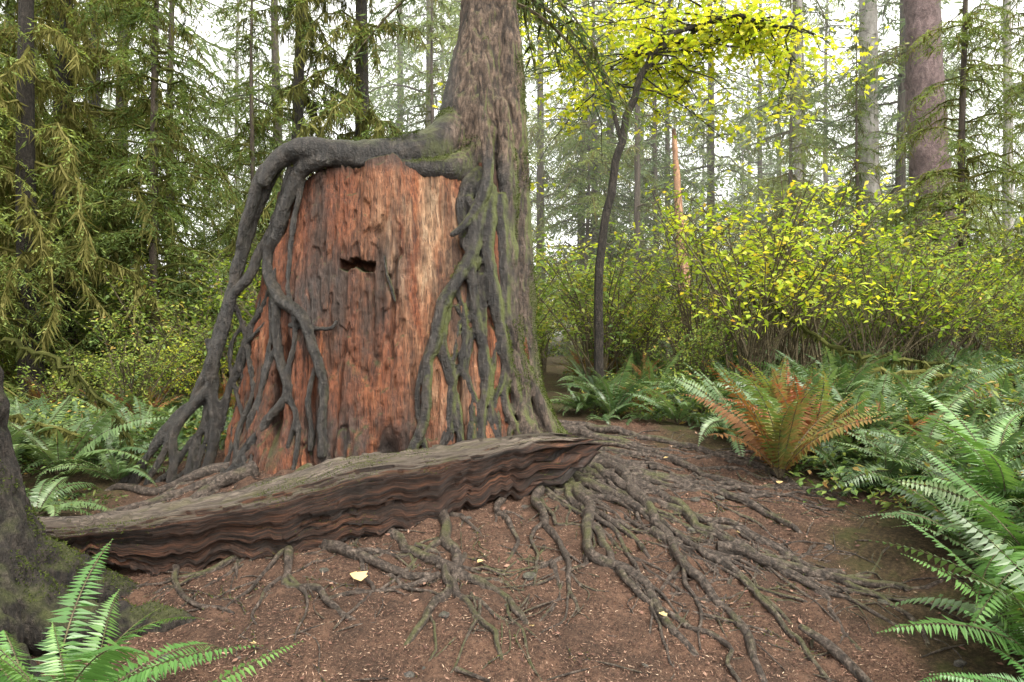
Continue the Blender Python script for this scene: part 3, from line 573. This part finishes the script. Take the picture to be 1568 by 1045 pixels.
def fsy(x,y): put('shrub',(sh_y+sh_y+sh_g)[int(rng.integers(9))],x,y,rng.uniform(.4,1.15),None,um,0,.08)
def fsg(x,y): put('shrub',(sh_g+sh_g+sh_y)[int(rng.integers(9))],x,y,rng.uniform(.4,1.2),None,um,0,.08)
scatter(38,fsy,(.4,16),(9.0,17),lambda x,y:abs(x)<.85*y+1,.9)
scatter(48,fsg,(-16,-2.6),(7.0,17),lambda x,y:abs(x)<.85*y+1,.85)
scatter(10,fsg,(-2.6,.4),(10,18),lambda x,y:True,.9)
# ---------------------------------------------------------------- conifers
def moss_on(s,P,n,ln=.18,mat=2,w=.03):
    i=rng.integers(0,len(P)-1,n);pp=P[i]+(P[i+1]-P[i])*rng.random((n,1))+rng.normal(size=(n,3))*.015
    D=unit(np.array([0,0,-1.])+rng.normal(size=(n,3))*.35);s.leaf(pp,D,rv(n),ln*rng.uniform(.2,1.2,n)**1.3,w*rng.uniform(.5,1.3,n),mat,sh=.3)
def conifer(name,H,r,h0,Lmax,per_m,bark,leaf,moss=0,lean=0,droop=.3,twl=.42,dens=1.0,m=9,ls=1.0,lw=1.0,ml=.26,mw=.04):
    s=Soup();z=np.linspace(-.3,H,20);tp=np.stack([lean*z+.1*vn(z*.2,H),.1*vn(z*.2,H+5),z],1)
    s.tube(tp,np.maximum(r*(1-z/H)**.75,.02)*(1+.5*np.exp(-np.clip(z,0,9)/.35)),12,1)
    nb=int((H-h0)*per_m)
    for k in range(nb):
        h=h0+(H-h0)*rng.random();L=Lmax*(1-((h-h0*.3)/(H-h0*.3))**1.3)*rng.uniform(.5,1.15)+.25;az=rng.uniform(0,6.28)
        n=9;t=np.linspace(0,1,n);bd=rng.uniform(-.5,.5)*t
        up=rng.uniform(-.1,.5);hh=np.stack([np.cos(az+bd),np.sin(az+bd),0*t],1)
        P=np.array([lean*h,0,h])+hh*(L*t)[:,None]+np.array([0,0,1.])*(L*(up*t-(up+droop*rng.uniform(.6,1.6))*t**2))[:,None]
        P[1:]+=rng.normal(size=(n-1,3))*.02*L
        s.tube(P,np.linspace(.010+.010*L,.004,n),4,1 if not moss else 2)
        if moss: moss_on(s,P,int(moss*L),ml,2,mw)
        nt=max(4,int(L*9*dens)); tb=rng.uniform(.12,1,nt*2);ii=np.clip((tb*(n-1)).astype(int),0,n-2);p0=P[ii]+(P[ii+1]-P[ii])*(tb*(n-1)-ii)[:,None]
        hd=hh[4];w=np.array([-hd[1],hd[0],0])
        sg=rng.choice([-1.,1.],nt*2);tl=(twl*L*.6*(1-tb)**.6+.14)*rng.uniform(.5,1.25,nt*2)
        D=unit(w*sg[:,None]+hd*rng.uniform(.25,1.0,(nt*2,1))+np.array([0,0,1.])*rng.uniform(-.6,.2,(nt*2,1)))
        u=(np.arange(m)+.5)/m;N=nt*2
        base=p0[:,None,:]+D[:,None,:]*(tl[:,None]*u[None,:])[...,None]+np.array([0,0,-1.])*(.55*tl[:,None]*u[None,:]**2)[...,None]
        base=base.reshape(-1,3);Dr=np.repeat(D,m,0);tr_=np.repeat(tl,m)
        sd=unit(np.cross(Dr,[0,0,1.]))*rng.choice([-1.,1.],(N*m,1)); DD=unit(Dr*.7+sd*.7+rng.normal(size=(N*m,3))*.35+[0,0,-.4])
        s.leaf(base,DD,np.cross(DD,[0,0,1.])+rng.normal(size=(N*m,3))*.5,np.clip(tr_*.35,.07,.2)*rng.uniform(.7,1.3,N*m)*ls,rng.uniform(.018,.036,N*m)*lw,0,np.clip(rng.random()*.55+rng.random(N*m)*.45,0,1),sh=.45)
    return s.mesh(name,[leaf,bark,M_MOSS])
cA=[conifer('hemlock_a%d'%i,H,.11,.8,2.8,9,M_TR1,L_CON,moss=24,droop=.4,m=14,ls=.62,lw=.8,ml=.30,mw=.028) for i,H in enumerate((13,15))]
cM=conifer('mossy_m',15,.20,2.2,3.0,7,M_DARK,L_CON,moss=150,droop=.6,dens=.45,ls=.8,ml=.36,mw=.03)
cC=conifer('hemlock_c0',7,.07,.3,1.9,11,M_TR1,L_CON,droop=.3,m=7,ls=1.2,lw=1.4)
cF=[conifer('far_%d'%i,H,.17,h0,3.6,5.0,M_TR1,mt_,droop=.4,m=4,dens=.6,ls=2.0,lw=2.0) for i,(H,h0,mt_) in enumerate([(20,1.0,L_CON_HAZE),(17,.5,L_CON),(24,2,L_CON_HAZE)])]
def tree(name,me,x,y,sc=1,rz=None,parent=None): return put(name,me,x,y,sc,rz,parent,-.1,0)
tree('mossy_hemlock_tree',cM,-3.0,13.5,1.0,.5);tree('mossy_hemlock_tree',cM,-4.25,13.8,.85,2.9);tree('mossy_hemlock_tree',cM,-7.4,11.4,1.0,1.9);tree('mossy_hemlock_tree',cM,-6.6,9.3,.75,4.1)
for x,y,sc,m in [(-7.2,8.4,.7,cA[0]),(-5.2,10.0,.7,cA[1]),(-8.2,10.2,.9,cA[1]),(-7.3,14.5,1,cA[0]),(-10.5,13.5,1.1,cA[1]),(-9.6,17,1.1,cF[0]),(-6.2,18,1.,cF[1]),(-12.5,18,1.1,cA[0]),(-4.6,12.0,.6,cA[1]),(-4.2,19,.9,cC),(-2.0,17,.8,cA[0]),(-1.2,21,.9,cF[1])]:
    tree('hemlock_tree',m,x,y,sc)
for x,y,sc,m in [(7.2,17.5,.75,cA[0]),(8.4,12.6,.75,cA[1]),(12.0,15,1.1,cA[0]),(11.5,20,1.,cF[0]),(9.2,22,1.1,cF[1]),(2.6,21,1.1,cA[0]),(2.2,20,1.2,cC),(5.2,23,.8,cF[1]),(9.6,10.6,.7,cA[0]),(2.6,25,1.,cF[2]),(7.0,24,1.,cF[0]),(7.3,14.5,.5,cA[1])]:
    tree('hemlock_tree',m,x,y,sc)
df=empty('distant_forest')
def fdt(x,y): tree('distant_tree',(cF+[cC])[int(rng.integers(4))],x,y,rng.uniform(.6,1.25),None,df)
gap=lambda x,y:(abs(x+.29*y)<1.3 or abs(x+.49*y)<1.2 or abs(x-.05*y)<1.1)
scatter(78,fdt,(-46,46),(20,52),lambda x,y:abs(x)<.82*y+2 and not(gap(x,y) and y<50),2.2)
def bigtrunk(name,x,y,r,H,lean,mat,dead=0):
    t=Tubes();z=np.linspace(-.3,H,14);t.add(np.stack([lean*z,.1*vn(z*.3,r*50),z],1),np.maximum(r*(1-.75*z/H),.04)*(1+.35*np.exp(-np.clip(z,0,9)/.5)),seg=26,step=.15,knob=.12)
    me=t.mesh(name);co,nm=get_vn(me);co+=nm*(r*.07*vn(co[:,0]*14,co[:,1]*14,co[:,2]*5))[:,None];set_co(me,co);me.materials.append(mat)
    o=bpy.data.objects.new(name,me);o.location=(x,y,float(G(x,y)));link(o)
    if dead:
        s=Soup()
        for k in range(dead):
            h=rng.uniform(.12,1)*H;az=rng.uniform(0,6.28);L=rng.uniform(.8,2.6);q=np.linspace(0,1,8);hd=np.array([math.cos(az),math.sin(az),0])
            P=np.array([lean*h,0,h])+hd*(L*q)[:,None]+np.array([0,0,1.])*(L*(.25*q-.6*q*q))[:,None];s.tube(P,np.linspace(.03,.006,8),5,1);moss_on(s,P,int(L*45),.34,2)
            N=int(L*80);i=rng.integers(2,7,N);D=unit(rng.normal(size=(N,3))*[1,1,.4]+hd*.6+[0,0,-.5]);s.leaf(P[i]+rng.normal(size=(N,3))*.18,D,rv(N),rng.uniform(.08,.25,N),rng.uniform(.02,.045,N),0)
        b=bpy.data.objects.new('mossy_branches',s.mesh('mb',[L_CON,M_TWIG,M_MOSS]));link(b,o)
bigtrunk('spruce_trunk_tall',9.95,16,.48,26,-.035,M_TR2,30)
bigtrunk('grey_alder_tree',10.6,20,.34,24,-.02,M_TR3,20)
bigtrunk('snag_tree',4.05,15.5,.19,5.3,-.07,mk_bark('snag_orange_bark',[(.10,.05,.025),(.28,.155,.09),(.48,.28,.16)],mossamt=.2,sc=14))
for x,y,r,H,m_,d_ in [(3.5,19,.11,15,M_TR1,20),(8.4,20,.14,18,M_TR3,22),(14.2,19.5,.16,20,M_TR3,16),(-9.2,15,.15,18,M_DARK,30),(-12.5,17,.13,18,M_DARK,24),(1.0,24,.16,22,M_TR1,22)]:
    bigtrunk('slender_hemlock_trunk',x,y,r,H,0,m_,d_)
s=Soup()
for k in range(44):
    az=rng.uniform(-1.2,4.3);h=rng.uniform(4.6,8.8);L=rng.uniform(.7,1.7);q=np.linspace(0,1,8);hd=np.array([math.cos(az),math.sin(az),0])
    P=np.array([-.17,6.45,h])+hd*(L*q)[:,None]+np.array([0,0,1.])*(L*(.1*q-.75*q*q))[:,None];s.tube(P,np.linspace(.025,.006,8),5,1);moss_on(s,P,int(L*40),.2)
    N=int(L*170);i=rng.integers(2,8,N);D=unit(rng.normal(size=(N,3))*[1,1,.4]+hd*.8+[0,0,-.9]);s.leaf(P[i]+rng.normal(size=(N,3))*.1,D,rv(N),rng.uniform(.06,.18,N),rng.uniform(.012,.02,N),0)
o=bpy.data.objects.new('spruce_boughs',s.mesh('boughs',[L_CON,M_TWIG,M_MOSS]));link(o,spruce)
# ---------------------------------------------------------------- vine maple
s=Soup()
def mt(P,R,seg=8): 
    P,R=resample(P,R,.12); P=P+.02*rng.normal(size=P.shape)*np.linspace(0,1,len(P))[:,None]; s.tube(P,R,seg,1); return P
T0=mt([(1.05,8.2,.6),(1.04,8.2,1.6),(1.05,8.2,2.4),(1.16,8.2,3.15),(1.31,8.2,3.9),(1.50,8.2,4.55),(1.78,8.2,5.05),(2.1,8.2,5.25),(2.7,8.1,5.35),(3.4,8.0,5.15)],[.06,.056,.052,.05,.047,.043,.038,.03,.02,.01])
T1=mt([(1.31,8.2,3.9),(1.15,8.4,4.7),(.85,8.6,5.4),(.55,8.7,5.9)],[.03,.025,.018,.01],6)
T2=mt([(1.78,8.2,5.05),(2.0,8.4,5.8),(2.6,8.6,6.4)],[.03,.022,.01],6)
moss_on(s,T0,260,.06,2,.03)
def maple_leaf(p,n):
    nrm=unit(np.array([0,0,1.])+rng.normal(size=(n,3))*.6);a=unit(np.cross(nrm,rv(n)));b=np.cross(nrm,a);sz=rng.uniform(.04,.075,n);r=rng.random(n)
    for an,k in ((-1.25,.75),(-.62,.9),(0,1.),(.62,.9),(1.25,.75)):
        D=a*math.cos(an)+b*math.sin(an);s.leaf(p,D,np.cross(nrm,D),sz*k,sz*.36,0,r,sh=.5,droop=.1)
for k in range(96):
    TT=(T0,T0,T0,T1,T2)[k%5]
    i=int(rng.uniform(.62 if TT is T0 else .35,.98)*len(TT));p0=TT[i];a=rng.uniform(0,6.28);L=rng.uniform(.5,1.8);q=np.linspace(0,1,7)
    d=np.array([math.cos(a)*1.25+.1,abs(math.sin(a))*.8,rng.uniform(-.45,.55)]);P=p0+d*(L*q)[:,None]+np.array([0,0,-1.])*(.3*L*q*q)[:,None]+rng.normal(size=(7,3))*.03;P[0]=p0
    s.tube(P,np.linspace(.012,.003,7),4,1)
    for j in range(8):
        i2=rng.integers(1,7);a2=rng.uniform(0,6.28);d2=np.array([math.cos(a2),math.sin(a2),rng.uniform(-.5,.2)]);Q=P[i2]+d2*(rng.uniform(.2,.55)*np.linspace(0,1,4))[:,None]
        s.tube(Q,np.linspace(.004,.0015,4),3,1);n=8;maple_leaf(Q[rng.integers(0,4,n)]+rng.normal(size=(n,3))*[.09,.09,.05],n)
link(bpy.data.objects.new('vine_maple_tree',s.mesh('vine_maple',[L_MAP,M_DARK,M_MOSS])))
for P in ([(-5.6,6.6,.4),(-5.0,6.4,1.4),(-4.2,6.2,1.35),(-3.5,6.0,.85),(-3.2,5.9,.35)],[(3.6,7.0,1.2),(4.4,6.9,1.15),(5.0,6.8,.95),(5.6,6.8,.5)],[(-5.4,6.2,.75),(-4.6,6.1,.85),(-3.6,6.0,.62)],[(3.0,8.0,2.0),(3.7,7.7,1.4),(4.6,7.4,1.25),(5.5,7.2,1.0)]):
    s=Soup();Q,R=resample(P,np.linspace(.03,.012,len(P)),.08);Q+=.02*rng.normal(size=Q.shape);s.tube(Q,R,7,2);moss_on(s,Q,500,.12,2,.03);link(bpy.data.objects.new('mossy_branch',s.mesh('mossy_limb',[L_CON,M_TWIG,M_MOSS])))
# ---------------------------------------------------------------- litter
s=Soup();n=110000;x=rng.uniform(-3.3,3,n);y=2.4+rng.random(n)**1.3*4.2;k=path_mask(x,y)>rng.random(n);x=x[k];y=y[k];n=len(x)
P=np.stack([x,y,G(x,y)+.009],1);D=unit(rng.normal(size=(n,3))*[1,1,.25]);s.leaf(P,D,np.cross(D,[0,0,1.])+rng.normal(size=(n,3))*.3,rng.uniform(.006,.032,n),rng.uniform(.0015,.005,n),0,sh=.5)
n=900;x=rng.uniform(-3,3,n);y=rng.uniform(2.6,6.4,n);P=np.stack([x,y,G(x,y)+.014],1);D=unit(rng.normal(size=(n,3))*[1,1,.2]);s.leaf(P,D,np.cross(D,[0,0,1.])+rng.normal(size=(n,3))*.4,rng.uniform(.02,.045,n),rng.uniform(.01,.025,n),0,rng.random(n)*.8,sh=.5)
link(bpy.data.objects.new('forest_litter',s.mesh('litter',[L_LIT])))
s=Soup()
for (x,y,sz) in [(-.86,3.70,.10),(-.2,3.9,.04),(1.4,4.2,.04),(.75,3.4,.04),(-.4,4.35,.03),(1.9,4.9,.05),(1.2,5.4,.04),(2.2,5.3,.04),(.1,3.3,.03),(-1.2,3.2,.035)]:
    z=float(G(x,y))+.045;a=rng.uniform(0,6.28)
    for an,kk in ((-.7,.8),(0,1.),(.7,.8)):
        DD=np.array([[math.cos(a+an),math.sin(a+an),.15]]);s.leaf(np.array([[x,y,z]]),DD,np.array([[-math.sin(a),math.cos(a),.3]]),np.array([sz*kk]),np.array([sz*.6]),0,sh=.5)
link(bpy.data.objects.new('fallen_leaves',s.mesh('fl',[L_FALL])))
# ---------------------------------------------------------------- mist hanging in the forest behind
bx=np.array([(x,y,z) for x in (-70,70) for y in (13.0,66) for z in (-3,26)],float)
me=raw_mesh('mist',bx,np.array([[0,1,3,2],[4,6,7,5],[0,4,5,1],[2,3,7,6],[0,2,6,4],[1,5,7,3]]),False)
m=M('mist');vs=m.n('VolumeScatter',{'Color':(1,1,.92,1),'Density':.009,'Anisotropy':.2});m.t.links.new(vs.outputs[0],m.out.inputs[1]);me.materials.append(m.m);link(bpy.data.objects.new('forest_mist',me))
# ---------------------------------------------------------------- light, world, camera
w=bpy.data.worlds.new('World');scene.world=w;w.use_nodes=True;nt=w.node_tree;bg=nt.nodes['Background']
sky=nt.nodes.new('ShaderNodeTexSky');sky.sky_type='NISHITA';sky.sun_disc=False;sky.sun_elevation=math.radians(55);sky.sun_rotation=math.radians(150);sky.dust_density=3;sky.air_density=1
hs=nt.nodes.new('ShaderNodeHueSaturation');hs.inputs['Saturation'].default_value=.12;hs.inputs['Value'].default_value=5.0
mx=nt.nodes.new('ShaderNodeMix');mx.data_type='RGBA';mx.blend_type='MULTIPLY';mx.inputs[0].default_value=1;mx.inputs[7].default_value=(1,.975,.90,1)
nt.links.new(sky.outputs[0],hs.inputs['Color']);nt.links.new(hs.outputs[0],mx.inputs[6]);nt.links.new(mx.outputs[2],bg.inputs[0]);bg.inputs[1].default_value=.15
ld=bpy.data.lights.new('sun','SUN');ld.energy=2.4;ld.angle=math.radians(20);ld.color=(1,.95,.85);lo=bpy.data.objects.new('sun',ld);link(lo)
el,az=math.radians(55),math.radians(150)
dv=Vector((math.sin(az)*math.cos(el),math.cos(az)*math.cos(el),math.sin(el)));lo.rotation_euler=dv.to_track_quat('Z','Y').to_euler()
cd=bpy.data.cameras.new('camera');cd.lens=24;cd.sensor_width=36;cd.clip_end=1000;cam=bpy.data.objects.new('camera',cd);link(cam);cam.location=(0,0,1.5);cam.rotation_euler=(math.radians(90),0,0);scene.camera=cam
scene.view_settings.view_transform='Standard';scene.view_settings.look='None';scene.view_settings.exposure=0
